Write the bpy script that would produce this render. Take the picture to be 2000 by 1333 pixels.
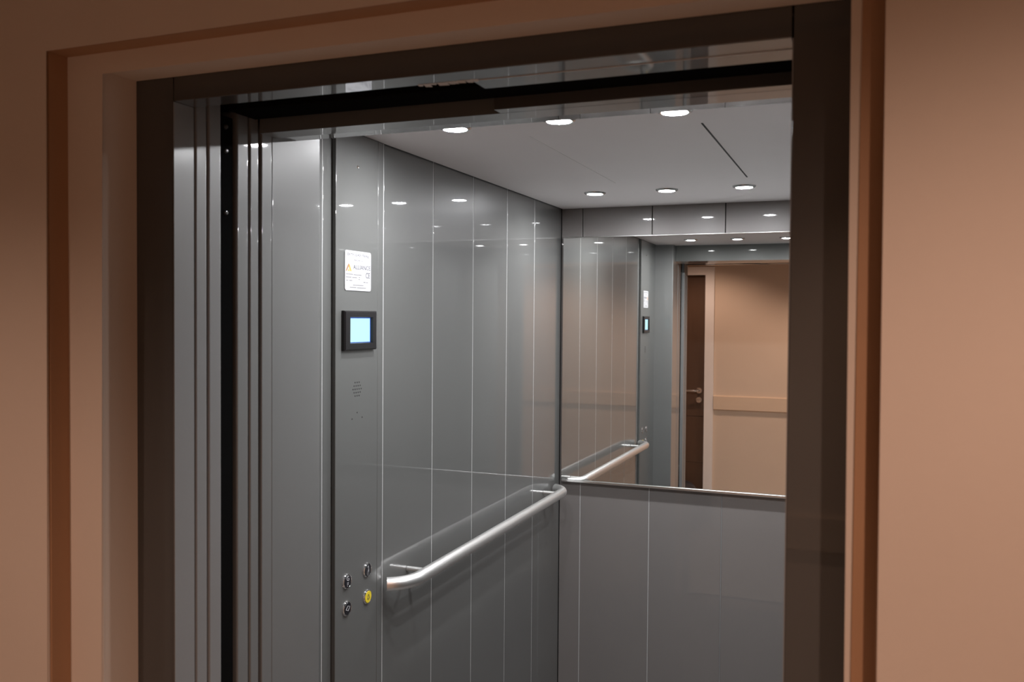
import bpy, bmesh, math
from mathutils import Vector, Matrix

for o in list(bpy.data.objects):
    bpy.data.objects.remove(o)
S = bpy.context.scene
COL = S.collection
Z0 = 2.0                       # height of the lift door head above the floor

# ------------------------------------------------------------------ camera
cam_d = bpy.data.cameras.new('camera')
cam = bpy.data.objects.new('camera', cam_d)
COL.objects.link(cam)
F = Vector((-0.367674, 0.929594, -0.025923)).normalized()
R = Vector((0.929808, 0.367968, 0.007523)).normalized()
U = R.cross(F).normalized()
R = F.cross(U).normalized()
m = Matrix.Identity(4)
for i in range(3):
    m[i][0], m[i][1], m[i][2] = R[i], U[i], -F[i]
m.translation = Vector((0.98527, -1.08551, Z0 - 0.32507))
cam.matrix_world = m
cam_d.sensor_width = 36.0
cam_d.lens = 1752.78 / 2000 * 36.0
cam_d.clip_start = 0.02
cam_d.dof.use_dof = True
cam_d.dof.focus_distance = 2.5
cam_d.dof.aperture_fstop = 7.0
S.camera = cam

# ------------------------------------------------------------------ world, exposure
w = bpy.data.worlds.new('world')
S.world = w
w.use_nodes = True
w.node_tree.nodes['Background'].inputs[0].default_value = (0.9, 0.6, 0.4, 1)
w.node_tree.nodes['Background'].inputs[1].default_value = 0.0
S.view_settings.view_transform = 'Standard'
S.view_settings.look = 'None'
S.view_settings.gamma = 1
S.view_settings.use_curve_mapping = False
S.view_settings.exposure = 0.0

LAMP_CAR = 740.0               # radiance of the lift ceiling lenses
LAMP_HALL = 33.0               # watts of a hall downlight
WARM = (1.0, 0.68, 0.54)

# ------------------------------------------------------------------ materials
def mat(name, col, rough=0.5, metal=0.0, coat=0.0, coat_rough=0.05, spec=0.5,
        noise=0.0, nscale=20.0, bump=0.0, bscale=200.0, emit=None, estr=0.0, stretch=None, aniso=0.0):
    mt = bpy.data.materials.new(name)
    mt.use_nodes = True
    nt = mt.node_tree
    b = nt.nodes['Principled BSDF']
    b.inputs['Base Color'].default_value = (*col, 1)
    b.inputs['Roughness'].default_value = rough
    b.inputs['Metallic'].default_value = metal
    b.inputs['Coat Weight'].default_value = coat
    b.inputs['Coat Roughness'].default_value = coat_rough
    b.inputs['Specular IOR Level'].default_value = spec
    if aniso:
        b.inputs['Anisotropic'].default_value = aniso
    if emit:
        b.inputs['Emission Color'].default_value = (*emit, 1)
        b.inputs['Emission Strength'].default_value = estr
    tc = nt.nodes.new('ShaderNodeTexCoord')
    vec = tc.outputs['Object']
    if stretch:
        mp = nt.nodes.new('ShaderNodeMapping')
        mp.inputs['Scale'].default_value = stretch
        nt.links.new(vec, mp.inputs['Vector'])
        vec = mp.outputs['Vector']
    if noise:
        n = nt.nodes.new('ShaderNodeTexNoise')
        n.inputs['Scale'].default_value = nscale
        n.inputs['Detail'].default_value = 4
        nt.links.new(vec, n.inputs['Vector'])
        mr = nt.nodes.new('ShaderNodeMapRange')
        mr.inputs['To Min'].default_value = 1 - noise
        mr.inputs['To Max'].default_value = 1 + noise
        nt.links.new(n.outputs['Fac'], mr.inputs['Value'])
        vm = nt.nodes.new('ShaderNodeVectorMath')
        vm.operation = 'SCALE'
        vm.inputs[0].default_value = col
        nt.links.new(mr.outputs['Result'], vm.inputs['Scale'])
        nt.links.new(vm.outputs['Vector'], b.inputs['Base Color'])
    if bump:
        n = nt.nodes.new('ShaderNodeTexNoise')
        n.inputs['Scale'].default_value = bscale
        n.inputs['Detail'].default_value = 3
        nt.links.new(vec, n.inputs['Vector'])
        bp = nt.nodes.new('ShaderNodeBump')
        bp.inputs['Strength'].default_value = bump
        bp.inputs['Distance'].default_value = 0.002
        nt.links.new(n.outputs['Fac'], bp.inputs['Height'])
        nt.links.new(bp.outputs['Normal'], b.inputs['Normal'])
    return mt

M = {}
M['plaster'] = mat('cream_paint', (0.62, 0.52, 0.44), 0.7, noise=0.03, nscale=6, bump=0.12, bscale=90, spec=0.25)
M['plaster_back'] = mat('beige_paint', (0.72, 0.59, 0.47), 0.7, noise=0.03, nscale=6, bump=0.12, bscale=90, spec=0.25)
M['shade_brown'] = mat('shade_brown', (0.36, 0.20, 0.11), 0.6, noise=0.08, nscale=8, bump=0.1, bscale=60, spec=0.3)  # brown tone stands in for shade on the plaster step
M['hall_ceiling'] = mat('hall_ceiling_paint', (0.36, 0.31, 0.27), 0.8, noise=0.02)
M['hall_floor'] = mat('hall_floor_vinyl', (0.46, 0.36, 0.27), 0.5, noise=0.15, nscale=30)
M['steel'] = mat('grey_gloss_steel', (0.108, 0.110, 0.107), 0.40, spec=0.3, coat=1.0, coat_rough=0.018, noise=0.03, nscale=7)
M['frame'] = mat('shaded_frame_steel', (0.062, 0.060, 0.058), 0.36, spec=0.15, coat=1.0, coat_rough=0.03, noise=0.04, nscale=9)  # darker copy of the grey paint; shade on the frame front put into colour
M['steel_door'] = mat('grey_door_steel', (0.150, 0.152, 0.150), 0.38, coat=1.0, coat_rough=0.03, noise=0.04, nscale=9)
M['steel_back'] = mat('grey_back_wall_steel', (0.185, 0.173, 0.168), 0.40, coat=1.0, coat_rough=0.018, noise=0.03, nscale=7)
M['steel_lit'] = mat('lit_jamb_steel', (0.20, 0.20, 0.20), 0.40, coat=0.3, coat_rough=0.18, noise=0.04, nscale=9)  # lighter copy of the grey paint, standing in for light from the car
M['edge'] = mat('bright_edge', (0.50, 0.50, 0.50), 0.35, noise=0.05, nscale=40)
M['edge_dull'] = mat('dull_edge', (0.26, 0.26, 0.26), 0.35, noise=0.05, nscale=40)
M['car_ceiling'] = mat('ceiling_panel_grey', (0.86, 0.83, 0.84), 0.6, noise=0.015, nscale=5, spec=0.3)
M['car_floor'] = mat('car_floor_vinyl', (0.085, 0.075, 0.07), 0.45, noise=0.3, nscale=160)
M['dark'] = mat('dark_void', (0.006, 0.006, 0.006), 0.9, noise=0.1, spec=0.0)
M['gap'] = mat('black_gap', (0.02, 0.02, 0.02), 0.7, noise=0.1, spec=0.2)
M['inox'] = mat('brushed_stainless', (0.92, 0.91, 0.90), 0.37, metal=1.0, noise=0.03, nscale=60)
M['rod'] = mat('polished_bracket_steel', (0.95, 0.94, 0.93), 0.42, metal=1.0, noise=0.02)
M['alu'] = mat('aluminium', (0.70, 0.70, 0.69), 0.28, metal=1.0, noise=0.03, nscale=40)
M['chrome'] = mat('chrome', (0.85, 0.85, 0.86), 0.08, metal=1.0, noise=0.01)
M['mirror'] = mat('mirror_glass', (0.92, 0.93, 0.91), 0.0, metal=1.0)
M['white_plate'] = mat('white_plate', (0.50, 0.50, 0.52), 0.35, noise=0.01)
M['ink'] = mat('dark_ink', (0.05, 0.05, 0.07), 0.6, noise=0.05)
M['ink_soft'] = mat('grey_ink', (0.17, 0.17, 0.18), 0.6, noise=0.05)
M['orange'] = mat('orange_ink', (0.75, 0.30, 0.05), 0.5, noise=0.1)
M['bronze'] = mat('brown_ink', (0.30, 0.17, 0.10), 0.5, noise=0.1)
M['bezel'] = mat('black_bezel', (0.012, 0.011, 0.012), 0.3, noise=0.05, spec=0.4)
M['screen'] = mat('blue_lcd_screen', (0.02, 0.04, 0.05), 0.3, noise=0.01, emit=(0.60, 0.97, 1.0), estr=0.98)
M['screen_edge'] = mat('blue_lcd_edge', (0.02, 0.08, 0.4), 0.2, noise=0.02, emit=(0.03, 0.12, 0.75), estr=0.5)
M['black_button'] = mat('black_button', (0.012, 0.012, 0.016), 0.3, noise=0.05)
M['yellow'] = mat('yellow_button', (0.72, 0.56, 0.03), 0.4, noise=0.05)
M['lens'] = mat('lit_lens', (0.9, 0.9, 0.9), 0.4, noise=0.01, emit=(0.975, 0.98, 1.0), estr=LAMP_CAR)
M['ring'] = mat('satin_chrome_ring', (0.55, 0.55, 0.55), 0.22, metal=1.0, noise=0.02)
M['hall_lens'] = mat('warm_lit_lens', (0.9, 0.8, 0.7), 0.4, noise=0.01, emit=WARM, estr=6.0)
M['white_trim'] = mat('white_door_frame', (0.90, 0.86, 0.82), 0.45, noise=0.02)
M['door'] = mat('brown_door', (0.105, 0.058, 0.034), 0.4, noise=0.12, nscale=5, stretch=(12, 12, 1))
M['rail_board'] = mat('beige_bump_rail', (0.74, 0.58, 0.43), 0.5, noise=0.05, nscale=4, stretch=(1, 8, 8))
M['bin'] = mat('black_plastic', (0.02, 0.02, 0.025), 0.4, noise=0.05)
M['film'] = mat('torn_film', (0.55, 0.54, 0.53), 0.5, noise=0.2, nscale=80)

# ------------------------------------------------------------------ builders
def wloc(o):
    v = Vector((0, 0, 0))
    while o is not None:
        v = v + Vector(o.location)
        o = o.parent
    return v

def link(name, bm, material, parent=None, kind=None, smooth=False, zoff=True):
    """bm in design coordinates (z relative to door head) -> one mesh object with its origin at its centre"""
    if zoff:
        bmesh.ops.translate(bm, verts=bm.verts, vec=(0, 0, Z0))
    xs = [v.co for v in bm.verts]
    c = Vector([(min(v[i] for v in xs) + max(v[i] for v in xs)) / 2 for i in range(3)])
    bmesh.ops.translate(bm, verts=bm.verts, vec=-c)
    bmesh.ops.recalc_face_normals(bm, faces=bm.faces)
    me = bpy.data.meshes.new(name)
    bm.to_mesh(me)
    bm.free()
    me.materials.append(M[material])
    if smooth == 'bevel':
        for p in me.polygons:
            p.use_smooth = max(abs(c) for c in p.normal) < 0.999
    elif smooth:
        for p in me.polygons:
            p.use_smooth = True
        try:
            me.set_sharp_from_angle(angle=math.radians(40))
        except Exception:
            pass
    o = bpy.data.objects.new(name, me)
    COL.objects.link(o)
    o.parent = parent
    o.location = c - (wloc(parent) if parent else Vector((0, 0, 0)))
    if kind:
        o['kind'] = kind
    return o

def bxm(bm, x0, x1, y0, y1, z0, z1):
    r = bmesh.ops.create_cube(bm, size=1)
    bmesh.ops.scale(bm, verts=r['verts'], vec=(x1 - x0, y1 - y0, z1 - z0))
    bmesh.ops.translate(bm, verts=r['verts'], vec=((x0 + x1) / 2, (y0 + y1) / 2, (z0 + z1) / 2))
    return r['verts']

def box(name, x0, x1, y0, y1, z0, z1, material, parent=None, bev=0.0, seg=2, kind=None):
    bm = bmesh.new()
    bxm(bm, x0, x1, y0, y1, z0, z1)
    if bev:
        bmesh.ops.bevel(bm, geom=list(bm.edges), offset=bev, segments=seg, affect='EDGES', profile=0.5)
    return link(name, bm, material, parent, kind, smooth='bevel' if bev else False)

def prism(name, pts, axis, a, b, material, parent=None, kind=None, bev=0.0, bevsel=None):
    """closed 2D outline pushed along an axis; pts are the other two coordinates in xyz order"""
    bm = bmesh.new()
    def mk(p, t):
        l = list(p)
        l.insert(axis, t)
        return bm.verts.new(l)
    v0 = [mk(p, a) for p in pts]
    v1 = [mk(p, b) for p in pts]
    bm.faces.new(v0)
    bm.faces.new(v1[::-1])
    n = len(pts)
    for i in range(n):
        bm.faces.new((v0[i], v1[i], v1[(i + 1) % n], v0[(i + 1) % n]))
    if bev:
        es = [e for e in bm.edges if bevsel is None or bevsel(e)]
        bmesh.ops.bevel(bm, geom=es, offset=bev, segments=3, affect='EDGES', profile=0.5)
    return link(name, bm, material, parent, kind, smooth='bevel' if bev else False)

def lathe(bm, prof, centre, axis='z', seg=32):
    """profile of (radius, height) turned about an axis through centre"""
    rings = []
    for r, h in prof:
        ring = []
        if r < 1e-6:
            ring = [None]
            pts = [(0, 0)]
        else:
            pts = [(r * math.cos(2 * math.pi * k / seg), r * math.sin(2 * math.pi * k / seg)) for k in range(seg)]
        ring = []
        for a, b in pts:
            if axis == 'z':
                q = (centre[0] + a, centre[1] + b, centre[2] + h)
            elif axis == 'x':
                q = (centre[0] + h, centre[1] + a, centre[2] + b)
            else:
                q = (centre[0] + a, centre[1] + h, centre[2] + b)
            ring.append(bm.verts.new(q))
        rings.append(ring)
    for A, B in zip(rings[:-1], rings[1:]):
        for k in range(seg):
            k2 = (k + 1) % seg
            if len(A) == 1 and len(B) == 1:
                continue
            if len(A) == 1:
                bm.faces.new((A[0], B[k], B[k2]))
            elif len(B) == 1:
                bm.faces.new((A[k], A[k2], B[0]))
            else:
                bm.faces.new((A[k], A[k2], B[k2], B[k]))

def turned(name, prof, centre, axis, material, parent=None, seg=32):
    bm = bmesh.new()
    lathe(bm, prof, centre, axis, seg)
    return link(name, bm, material, parent, smooth=True)

def tube(name, path, r, material, parent=None, seg=20, cap=True):
    bm = bmesh.new()
    pts = [Vector(p) for p in path]
    prev = None
    rings = []
    for i, p in enumerate(pts):
        t = (pts[min(i + 1, len(pts) - 1)] - pts[max(i - 1, 0)]).normalized()
        up = Vector((0, 0, 1))
        if abs(t.dot(up)) > 0.95:
            up = Vector((1, 0, 0))
        s = t.cross(up).normalized()
        u = s.cross(t).normalized()
        rings.append([bm.verts.new(p + (s * math.cos(2 * math.pi * k / seg) + u * math.sin(2 * math.pi * k / seg)) * r) for k in range(seg)])
    for A, B in zip(rings[:-1], rings[1:]):
        for k in range(seg):
            bm.faces.new((A[k], A[(k + 1) % seg], B[(k + 1) % seg], B[k]))
    if cap:
        bm.faces.new(rings[0][::-1])
        bm.faces.new(rings[-1])
    return link(name, bm, material, parent, smooth=True)

def thing(name, label, cat, loc, group=None):
    o = bpy.data.objects.new(name, None)
    COL.objects.link(o)
    o.location = (loc[0], loc[1], loc[2] + Z0)
    o.empty_display_size = 0.05
    o['label'] = label
    o['category'] = cat
    if group:
        o['group'] = group
    return o

def text_part(name, s, x, y0, z0, h, width, material, parent, depth=0.0004):
    """lettering on the left wall side: reads along +y, faces +x; h cap height, width total"""
    cu = bpy.data.curves.new(name, 'FONT')
    cu.body = s
    cu.size = 1.0
    cu.extrude = 0.0
    cu.resolution_u = 3
    to = bpy.data.objects.new(name, cu)
    COL.objects.link(to)
    dg = bpy.context.evaluated_depsgraph_get()
    me = bpy.data.meshes.new_from_object(to.evaluated_get(dg))
    bpy.data.objects.remove(to)
    bm = bmesh.new()
    bm.from_mesh(me)
    bpy.data.meshes.remove(me)
    xs = [v.co.x for v in bm.verts]
    ys = [v.co.y for v in bm.verts]
    ax, bx, ay, by = min(xs), max(xs), min(ys), max(ys)
    for v in bm.verts:
        yy = y0 + (v.co.x - ax) / (bx - ax) * width
        zz = z0 + (v.co.y - ay) / (by - ay) * h
        v.co = Vector((x, yy, zz))
    r = bmesh.ops.extrude_face_region(bm, geom=list(bm.faces))
    bmesh.ops.translate(bm, verts=[g for g in r['geom'] if isinstance(g, bmesh.types.BMVert)], vec=(depth, 0, 0))
    return link(name, bm, material, parent)

# ------------------------------------------------------------------ key measures (metres; z from the door head)
W = 0.9                        # clear opening 0..W
FW, HT = 0.0722, 0.0365        # frame face width, frame top
XL, XR = -0.114, 1.114         # car side walls
YB = 2.203                     # car back wall
ZC = 0.0934                    # car ceiling
FL = -2.0                      # floor
XJ = -0.012                    # car jamb
HX0, HX1 = -1.7, 2.5           # hall ends
HY = -1.9                      # hall back wall
HZ = 0.5                       # hall ceiling
yA, yC = -0.113, -0.074        # plaster planes round the opening
xB0, xB1 = -0.1326, 0.9985     # outer plaster opening
zB = 0.059

# ------------------------------------------------------------------ hall shell
def front_sel(ymin):
    def f(e):
        a, b = e.verts
        return abs(a.co.y - ymin) < 1e-6 and abs(b.co.y - ymin) < 1e-6 and \
            HX0 + 0.01 < (a.co.x + b.co.x) / 2 < HX1 - 0.01 and \
            (a.co.z + b.co.z) / 2 > FL + 0.01 and (a.co.z + b.co.z) / 2 < HZ - 0.01
    return f

T = 0.004
wallA = prism('wall_front', [(HX0, FL), (xB0 - T, FL), (xB0 - T, zB + T), (xB1 + T, zB + T), (xB1 + T, FL), (HX1, FL), (HX1, HZ), (HX0, HZ)],
              1, yA, 0.0, 'plaster', kind='structure', bev=0.0055, bevsel=front_sel(yA))
# inner plaster step (C face and inner reveal)
def inner_sel(e):
    a, b = e.verts
    return abs(a.co.y - yC) < 1e-6 and abs(b.co.y - yC) < 1e-6 and \
        xB0 + 0.02 < (a.co.x + b.co.x) / 2 < xB1 - 0.005 and -1.99 < (a.co.z + b.co.z) / 2 < zB - 0.005
stepC = prism('reveal_lining', [(xB0, FL), (-FW, FL), (-FW, HT), (W + FW, HT), (W + FW, FL), (xB1, FL), (xB1, zB), (xB0, zB)],
              1, yC, 0.0, 'plaster', parent=wallA, bev=0.008, bevsel=inner_sel)
# shade and bounce light on the outer step, painted as thin brown strips
t1 = box('step_shade_1', xB0 - T, xB0, yA + 0.0058, yC, FL, zB + T, 'shade_brown', kind='structure')
t2 = box('step_shade_2', xB0, xB1, yA + 0.0058, yC, zB, zB + T, 'shade_brown', kind='structure')
t3 = box('step_shade_3', xB1, xB1 + T, yA + 0.0058, yC, FL, zB + T, 'shade_brown', kind='structure')
t4 = box('step_shade_4', W + FW + 0.003, xB1, yC - 0.003, yC, FL, zB, 'shade_brown', kind='structure')  # shaded right-hand step face, painted brown

box('floor', HX0, HX1, HY, 0.05, FL - 0.05, FL, 'hall_floor', kind='structure')
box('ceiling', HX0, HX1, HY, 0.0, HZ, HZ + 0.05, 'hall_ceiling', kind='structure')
box('wall_left', HX0 - 0.1, HX0, HY, 0.0, FL, HZ, 'plaster', kind='structure')
box('wall_right', HX1, HX1 + 0.1, HY, 0.0, FL, HZ, 'plaster', kind='structure')
DX1, DX0, DTOP = -0.180, -1.04, 0.033     # hall door leaf
prism('wall_back', [(HX0 - 0.1, FL), (DX0 - 0.01, FL), (DX0 - 0.01, DTOP + 0.01), (DX1 + 0.01, DTOP + 0.01), (DX1 + 0.01, FL), (HX1 + 0.1, FL), (HX1 + 0.1, HZ), (HX0 - 0.1, HZ)],
      1, HY - 0.12, HY, 'plaster_back', kind='structure')
box('wall_shaft', -0.75, -0.70, 0.0, 2.4, FL, 0.6, 'dark', kind='structure')
box('wall_shaft_right', 1.70, 1.75, 0.0, 2.4, FL, 0.6, 'dark', kind='structure')
box('ceiling_shaft', -0.75, 1.75, 0.0, 2.4, 0.6, 0.65, 'dark', kind='structure')
box('wall_shaft_front_left', -0.70, -FW - 0.003, 0.002, 0.04, FL, 0.6, 'dark', kind='structure')
box('wall_shaft_front_right', W + FW + 0.003, 1.70, 0.002, 0.04, FL, 0.6, 'dark', kind='structure')
box('wall_shaft_front_top', -FW - 0.003, W + FW + 0.003, 0.002, 0.04, HT + 0.003, 0.6, 'dark', kind='structure')

# hall door in the back wall
d1 = bpy.data.objects.new('door_1', None)
COL.objects.link(d1)
d1.location = ((DX0 + DX1) / 2, HY, 0)
d1['kind'] = 'structure'
fr = prism('door_frame', [(DX0 - 0.07, FL), (DX0, FL), (DX0, DTOP), (DX1, DTOP), (DX1, FL), (DX1 + 0.072, FL), (DX1 + 0.072, DTOP + 0.066), (DX0 - 0.07, DTOP + 0.066)],
           1, HY - 0.10, HY + 0.018, 'white_trim', parent=d1)
leaf = box('door_leaf', DX0 + 0.003, DX1 - 0.003, HY - 0.055, HY - 0.02, FL + 0.005, DTOP - 0.003, 'door', d1)
for a, b in ((FL + 0.006, -1.503), (-1.499, -1.123), (-1.119, DTOP - 0.004)):
    box('door_panel', DX0 + 0.004, DX1 - 0.004, HY - 0.02, HY - 0.014, a, b, 'door', leaf, bev=0.0015, seg=1)
hx, hz = -0.226, -0.908
hd = tube('door_handle', [(hx, HY - 0.014, hz), (hx, HY + 0.03, hz), (hx - 0.01, HY + 0.045, hz), (hx - 0.03, HY + 0.05, hz), (hx - 0.14, HY + 0.05, hz)], 0.009, 'chrome', d1)
turned('rose', [(0, 0.008), (0.022, 0.008), (0.026, 0.004), (0.026, 0)], (hx, HY - 0.014, hz), 'y', 'chrome', hd)
lk = turned('thumb_turn_rose', [(0, 0.008), (0.022, 0.008), (0.026, 0.004), (0.026, 0)], (hx, HY - 0.014, -0.985), 'y', 'chrome', d1)
box('thumb_turn', hx - 0.018, hx + 0.018, HY - 0.006, HY + 0.018, -0.990, -0.980, 'chrome', lk, bev=0.003)
# bump rails on the hall wall
def bump(name, x0, x1, label):
    o = prism(name, [(HY, -1.058), (HY + 0.025, -1.052), (HY + 0.025, -0.947), (HY, -0.941)], 0, x0, x1, 'rail_board', kind='structure')
    return o
bump('trim_5', DX1 + 0.075, HX1, '')
bump('trim_6', HX0, DX0 - 0.073, '')
# round-topped bin in front of the hall door
b = thing('waste_bin', 'small black round-topped bin standing in front of the brown hall door', 'bin', (-0.335, -1.70, FL))
turned('body', [(0, 0), (0.115, 0), (0.135, 0.26), (0.132, 0.265), (0, 0.265)], (-0.335, -1.70, FL), 'z', 'bin', b)
turned('lid', [(0.139, 0.266), (0.139, 0.285)] + [(0.139 * math.cos(a * math.pi / 16), 0.285 + 0.105 * math.sin(a * math.pi / 16)) for a in range(1, 8)] + [(0, 0.390)], (-0.335, -1.70, FL), 'z', 'bin', b)

# hall ceiling downlights
def hall_lamp(x, y, power, label, ang=123):
    t = thing('hall_downlight', label, 'ceiling light', (x, y, HZ))
    turned('ring', [(0.040, 0), (0.040, -0.004), (0.052, -0.004), (0.054, 0)], (x, y, HZ), 'z', 'ring', t)
    turned('lens', [(0, -0.0015), (0.040, -0.0015), (0.040, 0)], (x, y, HZ), 'z', 'hall_lens', t)
    ld = bpy.data.lights.new('downlight_beam', 'SPOT')
    ld.energy = power
    ld.color = WARM
    ld.spot_size = math.radians(ang)
    ld.spot_blend = 0.5
    ld.shadow_soft_size = 0.02
    lo = bpy.data.objects.new('downlight_beam', ld)
    COL.objects.link(lo)
    lo.parent = t
    lo.location = (0, 0, -0.025)
hall_lamp(1.35, -1.08, LAMP_HALL * 1.55, 'warm recessed downlight in the hall ceiling near the lift', 132)
hall_lamp(-0.20, -1.20, LAMP_HALL * 0.95, 'warm recessed downlight in the hall ceiling in front of the brown door')

# ------------------------------------------------------------------ landing door frame
lf = thing('landing_door_frame', 'grey painted steel frame, shade darkened into its colour, around the lift opening in the hall wall', 'door frame', (W / 2, 0.02, FL))
lu = box('left_upright', -FW, -0.0012, 0, 0.0442, FL, HT, 'frame', lf, bev=0.0012)
box('jamb_light_skin', -0.0012, 0.0, 0.0012, 0.0442, FL, -0.0004, 'steel_lit', lu)  # thin skin added on the same sheet to paint in the car light
ru = box('right_upright', W + 0.0012, W + FW, 0, 0.0442, FL, HT, 'frame', lf, bev=0.0012)
box('jamb_light_skin', W, W + 0.0012, 0.0012, 0.0442, FL, -0.0004, 'steel_lit', ru)
hd = box('head', 0.0006, W - 0.0006, 0, 0.045, 0, HT, 'frame', lf, bev=0.0012)
box('head_seal_strip', 0.475, W - 0.001, 0.0465, 0.092, -0.0005, 0.03, 'frame', hd, bev=0.0012)
box('seal_edge', 0.475, W - 0.001, 0.0451, 0.0464, -0.0009, 0.02, 'edge', hd)
# ragged remains of protective film along the head
bm = bmesh.new()
import random
rnd = random.Random(4)
x = 0.395
while x < 0.478:
    dx = rnd.uniform(0.006, 0.016)
    y1 = 0.0455 + rnd.uniform(0.001, 0.006)
    zz = -0.0005 - rnd.uniform(0, 0.002)
    v = [bm.verts.new(q) for q in ((x, 0.040, -0.0004), (x + dx, 0.041, -0.0004), (x + dx * rnd.uniform(0.6, 1.1), y1, zz), (x + dx * rnd.uniform(0, 0.3), y1 - 0.002, zz))]
    f = bm.faces.new(v)
    r = bmesh.ops.extrude_face_region(bm, geom=[f])
    bmesh.ops.translate(bm, verts=[g for g in r['geom'] if isinstance(g, bmesh.types.BMVert)], vec=(0, 0, 0.0003))
    x += dx
fo = link('torn_film', bm, 'film', hd)
fo['label'] = 'ragged whitish scraps of protective film'
box('sill', 0, W, 0.0, 0.125, FL - 0.03, FL, 'alu', lf)

# landing door leaves, slid open to the left
for y0, y1, nm in ((0.0495, 0.0752, 'outer landing door leaf slid open beside the frame upright'),
                   (0.0795, 0.1095, 'inner landing door leaf slid open next to the dark gap')):
    t = thing('landing_door_leaf', 'grey gloss steel ' + nm, 'lift door', (-0.24, (y0 + y1) / 2, FL))
    box('panel', -0.485, -0.0008, y0, y1, FL + 0.006, 0.05, 'steel_lit', t, bev=0.003, seg=3)
    box('guide_shoe', -0.30, -0.18, y0 + 0.008, y1 - 0.008, FL, FL + 0.006, 'dark', t)
# car door leaves
for y0, y1, nm in ((0.1640, 0.1940, 'car door leaf slid open beside the dark gap'),
                   (0.1985, 0.2226, 'car door leaf slid open against the car post')):
    t = thing('car_door_leaf', 'grey gloss steel ' + nm, 'lift door', (-0.28, (y0 + y1) / 2, FL))
    box('panel', -0.52, XJ - 0.0006, y0, y1, FL + 0.006, 0.022, 'steel_door', t, bev=0.003, seg=3)
    box('guide_shoe', -0.34, -0.22, y0 + 0.008, y1 - 0.008, FL, FL + 0.006, 'dark', t)
# door edge bracket with screws, blackened to carry the shade of the gap
t = thing('gap_bracket', 'steel upright with screws, blackened to stand in for shade, inside the gap between the two door sets', 'bracket', (-0.08, 0.1375, FL))
box('upright', -0.10, -0.016, 0.119, 0.157, FL, 0.008, 'dark', t, bev=0.001)
for zz in (-0.010, -0.050, -0.153, -1.2):
    turned('screw', [(0, 0.004), (0.003, 0.0035), (0.0042, 0.001), (0.0042, 0)], (-0.016, 0.1385, zz), 'x', 'frame', t, seg=12)

# ------------------------------------------------------------------ lift car
car = thing('lift_car', 'grey steel lift car with vertical wall panels and flat pale ceiling', 'lift', ((XL + XR) / 2, 1.3, FL))
G = 0.0013
PT = 0.018
def panel_row(parent, lines, side, z0, z1):
    for a, b in zip(lines[:-1], lines[1:]):
        if side == 'L':
            box('panel', XL - PT, XL, a + G, b - G, z0, z1, 'steel', parent, bev=0.0016, seg=3)
        elif side == 'R':
            box('panel', XR, XR + PT, a + G, b - G, z0, z1, 'steel', parent, bev=0.0016, seg=3)
        else:
            box('panel', a + G, b - G, YB, YB + PT, z0, z1, 'steel_back', parent, bev=0.0016, seg=3)
def joints(parent, lines, side, z0, z1, mats):
    for k, a in enumerate(lines):
        mt = mats[k % len(mats)]
        if side == 'L':
            box('joint_strip', XL - PT + 0.002, XL - 0.0004, a - G * 0.95, a + G * 0.95, z0, z1, mt, parent)
        elif side == 'R':
            box('joint_strip', XR + 0.0004, XR + PT - 0.002, a - G * 0.95, a + G * 0.95, z0, z1, mt, parent)
        else:
            box('joint_strip', a - G * 0.95, a + G * 0.95, YB + 0.0004, YB + PT - 0.002, z0, z1, mt, parent)
lw = box('left_wall', XL - PT - 0.006, XL - PT - 0.001, 0.30, YB + PT, FL, ZC + 0.03, 'gap', car)
panel_row(lw, [0.285, 0.574, 0.838, 1.107, 1.374, 1.645, 1.905, YB], 'L', FL + 0.002, ZC + 0.02)
joints(lw, [0.574, 0.838, 1.107, 1.374, 1.645, 1.905], 'L', FL + 0.002, ZC + 0.018, ['edge'])
rw = box('right_wall', XR + PT + 0.001, XR + PT + 0.006, 0.30, YB + PT, FL, ZC + 0.03, 'gap', car)
panel_row(rw, [0.285, 0.574, 0.84, 1.107, 1.374, 1.645, 1.905, YB], 'R', FL + 0.002, ZC + 0.02)
joints(rw, [0.574, 0.84, 1.107, 1.374, 1.645, 1.905], 'R', FL + 0.002, ZC + 0.018, ['edge'])
bw = box('back_wall', XL - PT, XR + PT, YB + PT + 0.001, YB + PT + 0.006, FL, ZC + 0.03, 'gap', car)
panel_row(bw, [XL, -0.029, 0.239, 0.506, 0.773, 1.040, XR], 'B', FL + 0.002, ZC + 0.02)
joints(bw, [-0.029, 0.239], 'B', FL + 0.002, -0.95, ['edge'])
joints(bw, [0.506, 0.773, 1.040], 'B', FL + 0.002, -0.95, ['edge_dull'])
# ceiling panel with a shadow gap and a service slot
cl = box('ceiling_panel', XL + 0.006, XR - 0.006, 0.298, YB - 0.004, ZC, ZC + 0.012, 'car_ceiling', car)
box('service_slot', 0.6485, 0.6525, 0.852, 1.628, ZC - 0.0008, ZC + 0.002, 'gap', cl)
box('seam', 0.2555, 0.2563, 0.86, 1.62, ZC - 0.0003, ZC + 0.001, 'ring', cl)
box('roof_plate', XL - 0.03, XR + 0.03, 0.26, YB + 0.03, ZC + 0.031, ZC + 0.045, 'dark', car)
box('floor_plate', XL - 0.03, XR + 0.03, 0.19, YB + 0.03, FL - 0.04, FL, 'car_floor', car)
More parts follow.
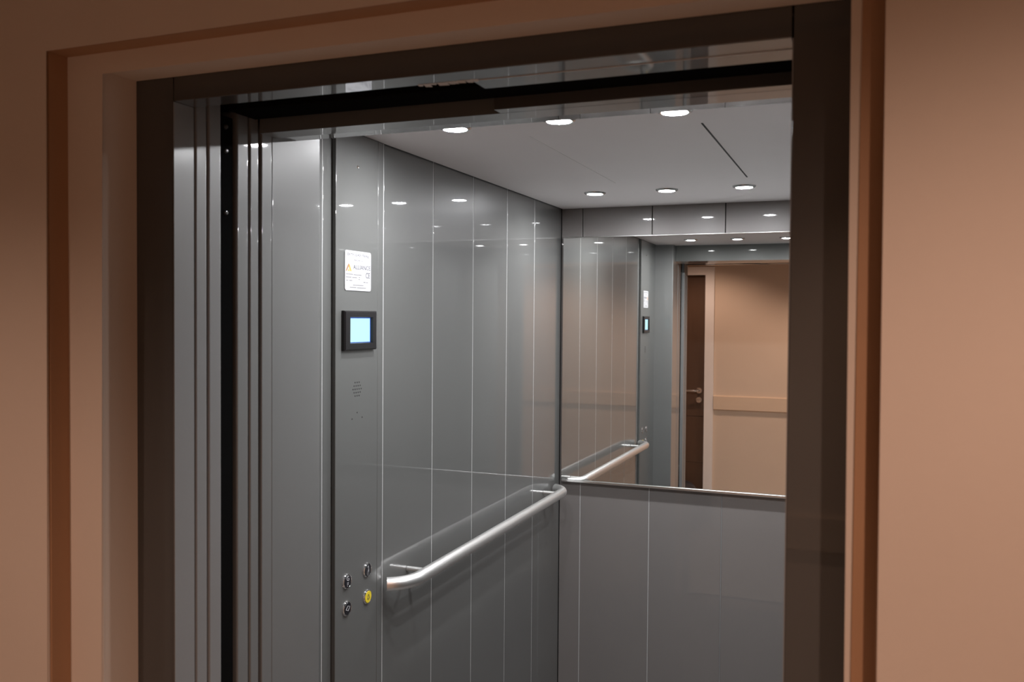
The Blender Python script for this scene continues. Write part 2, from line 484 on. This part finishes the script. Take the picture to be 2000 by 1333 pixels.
# front returns
for s in (0, 1):
    def mx(a, b):
        return (a, b) if s == 0 else (W - b, W - a)
    x0, x1 = mx(XL - PT, XJ)
    if s:
        x0, x1 = W - XJ, XR + PT
    rp = box('front_post', x0, x1, 0.2582, 0.4120, FL, ZC + 0.02, 'steel_door', car, bev=0.003, seg=3)
    x0, x1 = mx(-0.10, XJ + 0.0012)
    if s:
        x0, x1 = W - XJ - 0.0012, XR
    box('post_edge', x0, x1, 0.2282, 0.2575, FL, 0.015, 'steel_door', rp, bev=0.002, seg=3)
# header over the car door
hp = prism('door_header', [(0.2230, -0.005), (0.2690, -0.005), (0.340, 0.004), (0.340, ZC + 0.03), (0.2230, ZC + 0.20)], 0, XJ + 0.001, W - XJ - 0.001, 'steel', parent=car)
box('header_strip', 0.445, W - XJ - 0.002, 0.1965, 0.2225, -0.005, 0.05, 'frame', hp, bev=0.001)
box('car_sill', 0, W, 0.135, 0.19, FL - 0.03, FL, 'alu', car)
box('void_blocker', 0.0, W, 0.125, 0.195, 0.012, 0.12, 'dark', car, bev=0.002)  # black box added to block light and darken the void over the doors

# control panel
XC = -0.1035
cp = thing('control_panel', 'tall grey steel lift control panel with display and push buttons on the panelled wall', 'control panel', (XL, 0.71, FL))
fp = box('face_plate', XL + 0.0005, XC, 0.610, 0.7925, FL + 0.002, ZC - 0.002, 'steel', cp, bev=0.0012, seg=2)
box('edge_strip', XL + 0.0005, XC, 0.7932, 0.8145, FL + 0.002, ZC - 0.002, 'steel', cp, bev=0.0012, seg=2)
turned('screw', [(0, 0.003), (0.003, 0.0025), (0.0042, 0.0008), (0.0042, 0)], (XC, 0.700, 0.017), 'x', 'chrome', cp, seg=16)
# display
bz = None
bm = bmesh.new()
Y0, Y1, ZA, ZB = 0.634, 0.773, -0.402, -0.312
sy0, sy1, sz0, sz1 = 0.655, 0.754, -0.386, -0.326
def rect(y0, y1, z0, z1, x):
    return [bm.verts.new((x, y0, z0)), bm.verts.new((x, y1, z0)), bm.verts.new((x, y1, z1)), bm.verts.new((x, y0, z1))]
loops = [rect(Y0, Y1, ZA, ZB, XC), rect(Y0, Y1, ZA, ZB, XC + 0.007), rect(Y0 + 0.003, Y1 - 0.003, ZA + 0.003, ZB - 0.003, XC + 0.010),
         rect(sy0, sy1, sz0, sz1, XC + 0.010), rect(sy0 + 0.001, sy1 - 0.001, sz0 + 0.001, sz1 - 0.001, XC + 0.004)]
for A, B in zip(loops[:-1], loops[1:]):
    for k in range(4):
        bm.faces.new((A[k], A[(k + 1) % 4], B[(k + 1) % 4], B[k]))
bz = link('display_bezel', bm, 'bezel', cp)
sb = box('display_edge', XC + 0.0005, XC + 0.0035, sy0 + 0.0012, sy1 - 0.0012, sz0 + 0.0012, sz1 - 0.0012, 'screen_edge', bz)
so = box('screen', XC + 0.0034, XC + 0.0042, sy0 + 0.0030, sy1 - 0.0045, sz0 + 0.0025, sz1 - 0.0030, 'screen', bz)
so['label'] = 'lit pale blue screen'
# speaker holes
bm = bmesh.new()
def hole(y, z, r=0.0017):
    lathe(bm, [(0, 0.0004), (r, 0.0004), (r, 0)], (XC, y, z), 'x', 10)
for row, n in enumerate((3, 4, 5, 4, 3)):
    for k in range(n):
        hole(0.7005 + (k - (n - 1) / 2) * 0.0088, -0.4765 - row * 0.0077)
for y, z in ((0.701, -0.546), (0.723, -0.559), (0.679, -0.559)):
    hole(y, z)
go = link('speaker_holes', bm, 'gap', cp, kind='stuff')
# push buttons
def button(y, z, face, nm):
    bt = turned('push_button', [(0.0172, 0), (0.0172, 0.0016), (0.0160, 0.0036), (0.0146, 0.0040), (0.0140, 0.0028), (0, 0.0028)], (XC, y, z), 'x', 'chrome', cp, seg=36)
    bt['label'] = nm
    turned('button_cap', [(0.0138, 0.0), (0.0138, 0.0036), (0.0132, 0.0042), (0, 0.0042)], (XC, y, z), 'x', face, bt, seg=36)
    return bt
xs_ = XC + 0.0042
b1 = button(0.657, -0.926, 'black_button', 'round black button marked G')
text_part('letter_mark', 'G', xs_, 0.6515, -0.9245, 0.0110, 0.0100, 'white_plate', b1, 0.0006)
b2 = button(0.746, -0.923, 'black_button', 'round black button marked 1')
b3 = button(0.657, -0.988, 'black_button', 'round black door opening button')
b4 = button(0.747, -0.987, 'yellow', 'round yellow alarm button with bell')
def dots(parent, pts):
    bm = bmesh.new()
    for y, z in pts:
        lathe(bm, [(0, 0.0008), (0.0008, 0.0006), (0.0011, 0)], (xs_, y, z), 'x', 8)
    link('braille_dots', bm, 'white_plate', parent)
dots(b1, [(0.6550, -0.9290), (0.6585, -0.9290), (0.6550, -0.9325), (0.6585, -0.9325), (0.6550, -0.9360)])
dots(b2, [(0.7440, -0.9270), (0.7475, -0.9270), (0.7440, -0.9305), (0.7440, -0.9340)])
def strokes(name, segs, parent, material, wd=0.0011):
    bm = bmesh.new()
    for (ya, za), (yb, zb) in segs:
        d = Vector((0, yb - ya, zb - za)).normalized()
        n = Vector((0, -d.z, d.y)) * wd / 2
        a, c = Vector((xs_, ya, za)), Vector((xs_, yb, zb))
        v = [bm.verts.new(q) for q in (a + n, c + n, c - n, a - n)]
        f = bm.faces.new(v)
        r = bmesh.ops.extrude_face_region(bm, geom=[f])
        bmesh.ops.translate(bm, verts=[g for g in r['geom'] if isinstance(g, bmesh.types.BMVert)], vec=(0.0006, 0, 0))
    return link(name, bm, material, parent)
strokes('letter_mark', [((0.7465, -0.9240), (0.7465, -0.9125)), ((0.7468, -0.9128), (0.7432, -0.9158)), ((0.7440, -0.9240), (0.7490, -0.9240))], b2, 'white_plate', 0.0014)
cy, cz = 0.657, -0.988
strokes('diamond_mark', [((cy - 0.0085, cz - 0.001), (cy - 0.0005, cz + 0.006)), ((cy - 0.0005, cz + 0.006), (cy + 0.0085, cz + 0.003)),
                         ((cy + 0.0085, cz + 0.003), (cy + 0.001, cz - 0.005)), ((cy + 0.001, cz - 0.005), (cy - 0.0085, cz - 0.001))], b3, 'white_plate')
cy, cz = 0.747, -0.987
strokes('bell_mark', [((cy - 0.0055, cz - 0.004), (cy + 0.0055, cz - 0.004)), ((cy - 0.0042, cz - 0.004), (cy - 0.003, cz + 0.002)), ((cy - 0.003, cz + 0.002), (cy - 0.0012, cz + 0.0058)),
                      ((cy - 0.0012, cz + 0.0058), (cy + 0.0012, cz + 0.0058)), ((cy + 0.0012, cz + 0.0058), (cy + 0.003, cz + 0.002)), ((cy + 0.003, cz + 0.002), (cy + 0.0042, cz - 0.004)),
                      ((cy - 0.0012, cz - 0.0062), (cy + 0.0012, cz - 0.0062))], b4, 'ink', 0.0009)

# rating plate
rp = thing('rating_plate', 'white duty load plate with orange logo fixed above the blue display', 'sign', (XC, 0.7015, -0.266))
py0, py1, pz0, pz1 = 0.645, 0.758, -0.266, -0.1755
bm = bmesh.new()
rr = 0.006
out = []
for cxx, czz, a0 in ((py1 - rr, pz1 - rr, 0), (py0 + rr, pz1 - rr, 90), (py0 + rr, pz0 + rr, 180), (py1 - rr, pz0 + rr, 270)):
    for k in range(5):
        a = math.radians(a0 + k * 22.5)
        out.append((cxx + rr * math.cos(a), czz + rr * math.sin(a)))
prism('plate', out, 0, XC + 0.0001, XC + 0.0016, 'white_plate', rp)
xp = XC + 0.0016
pw, ph = py1 - py0, pz1 - pz0
def pt(u, v):
    return py0 + u * pw, pz1 - v * ph
def line(s, u0, u1, v, h, mt):
    y, z = pt(u0, v)
    text_part('lettering', s, xp, y, z, h * ph, (u1 - u0) * pw, mt, rp, 0.0002)
line('DUTY LOAD: 750 Kg', 0.10, 0.90, 0.15, 0.080, 'ink')
line('PERSONS: 10', 0.34, 0.66, 0.255, 0.040, 'ink_soft')
line('ALLIANCE', 0.31, 0.975, 0.460, 0.110, 'ink')
line('CE', 0.79, 0.955, 0.665, 0.135, 'ink')
def dash(u0, u1, v, h=0.018):
    y, z = pt(u0, v)
    y2, z2 = pt(u1, v + h)
    box('print_line', xp, xp + 0.0002, y, y2, z2, z, 'ink_soft', rp)
for u0, u1, v in ((0.03, 0.30, 0.585), (0.33, 0.62, 0.590), (0.03, 0.24, 0.660), (0.27, 0.45, 0.662), (0.52, 0.57, 0.655), (0.51, 0.56, 0.705),
                  (0.04, 0.12, 0.74), (0.16, 0.27, 0.74), (0.70, 0.78, 0.765), (0.80, 0.88, 0.770), (0.30, 0.70, 0.852), (0.18, 0.42, 0.912), (0.45, 0.80, 0.916)):
    dash(u0, u1, v)
y, z = pt(0.31, 0.525)
y2, z2 = pt(0.97, 0.530)
box('print_line', xp, xp + 0.0002, y, y2, z2, z, 'ink_soft', rp)
def poly(name, uv, mt):
    prism(name, [pt(*q) for q in uv], 0, xp, xp + 0.0002, mt, rp)
poly('logo_left_stroke', [(0.02, 0.52), (0.125, 0.33), (0.155, 0.37), (0.07, 0.52)], 'bronze')
poly('logo_right_stroke', [(0.135, 0.345), (0.155, 0.33), (0.25, 0.52), (0.195, 0.52), (0.13, 0.39)], 'orange')
poly('logo_foot', [(0.10, 0.52), (0.135, 0.455), (0.175, 0.52)], 'orange')

# handrail
hr = thing('handrail', 'brushed stainless tube handrail on the panelled lift wall beside the control panel', 'handrail', (XL, 1.48, -0.97))
xt, zt, rb = -0.050, -0.974, 0.09
BEND = math.radians(62)
y_s, y_e = 0.832, 2.113
ya, yb_ = y_s + rb * math.sin(BEND), y_e - rb * math.sin(BEND)
path = []
for k in range(12, -1, -1):
    a = BEND * k / 12
    path.append((xt - rb * (1 - math.cos(a)), ya - rb * math.sin(a), zt))
for k in range(1, 10):
    path.append((xt, ya + (yb_ - ya) * k / 10, zt))
for k in range(0, 13):
    a = BEND * k / 12
    path.append((xt - rb * (1 - math.cos(a)), yb_ + rb * math.sin(a), zt))
def rail_z(y):                       # the rail rises a centimetre towards the mirror
    return -0.980 + 0.012 * (y - y_s) / (y_e - y_s)
path = [(a, b_, rail_z(b_)) for a, b_, c_ in path]
tube('rail', path, 0.0168, 'inox', hr, seg=28)
for yy in (0.966, 2.019):
    bk = tube('bracket', [(XL + 0.0008, yy, rail_z(yy) + 0.001), (XL + 0.03, yy, rail_z(yy) + 0.001), (xt - 0.009, yy, rail_z(yy) + 0.001)], 0.0068, 'rod', hr, seg=16)

# mirror
mr = thing('mirror', 'large frameless mirror on the back wall of the lift above an aluminium strip', 'mirror', ((XL + XR) / 2, YB, -0.95))
mx0, mx1, mz0, mz1 = -0.100, 1.096, -0.943, -0.0195
gl = box('glass', mx0, mx1, YB - 0.0135, YB - 0.0085, mz0, mz1, 'mirror', mr)
gl.rotation_euler.z = 0.007        # hung very slightly askew
box('backing', mx0 + 0.002, mx1 - 0.002, YB - 0.002, YB - 0.0005, mz0 + 0.002, mz1 - 0.002, 'gap', mr)
box('lower_strip', mx0, mx1, YB - 0.0200, YB - 0.0005, mz0 - 0.011, mz0 - 0.0003, 'alu', mr, bev=0.002, seg=2)
box('upper_strip', mx0, mx1, YB - 0.0190, YB - 0.0005, mz1 + 0.0003, mz1 + 0.0035, 'alu', mr, bev=0.001, seg=2)

# corner posts at the back of the car
# lift ceiling downlights
rows = (('row by the doors', 0.715), ('row by the mirror', 1.806))
cols = (('nearest the control panel wall', 0.135), ('second from the control panel wall', 0.376), ('third from the control panel wall', 0.620), ('nearest the wall without handrail', 0.892))
for rn, y in rows:
    for cn, x in cols:
        t = thing('ceiling_downlight', 'round chrome-rimmed lit ceiling spot, ' + rn + ', ' + cn, 'ceiling light', (x, y, ZC), 'spots in the lift ceiling')
        turned('rim', [(0.0265, 0), (0.0268, -0.0054), (0.030, -0.0062), (0.0350, -0.0032), (0.0362, 0)], (x, y, ZC), 'z', 'ring', t, seg=40)
        turned('lens', [(0, -0.0064), (0.009, -0.0058), (0.017, -0.0043), (0.023, -0.0026), (0.0262, -0.0014), (0.0262, -0.0002)], (x, y, ZC), 'z', 'lens', t, seg=40)
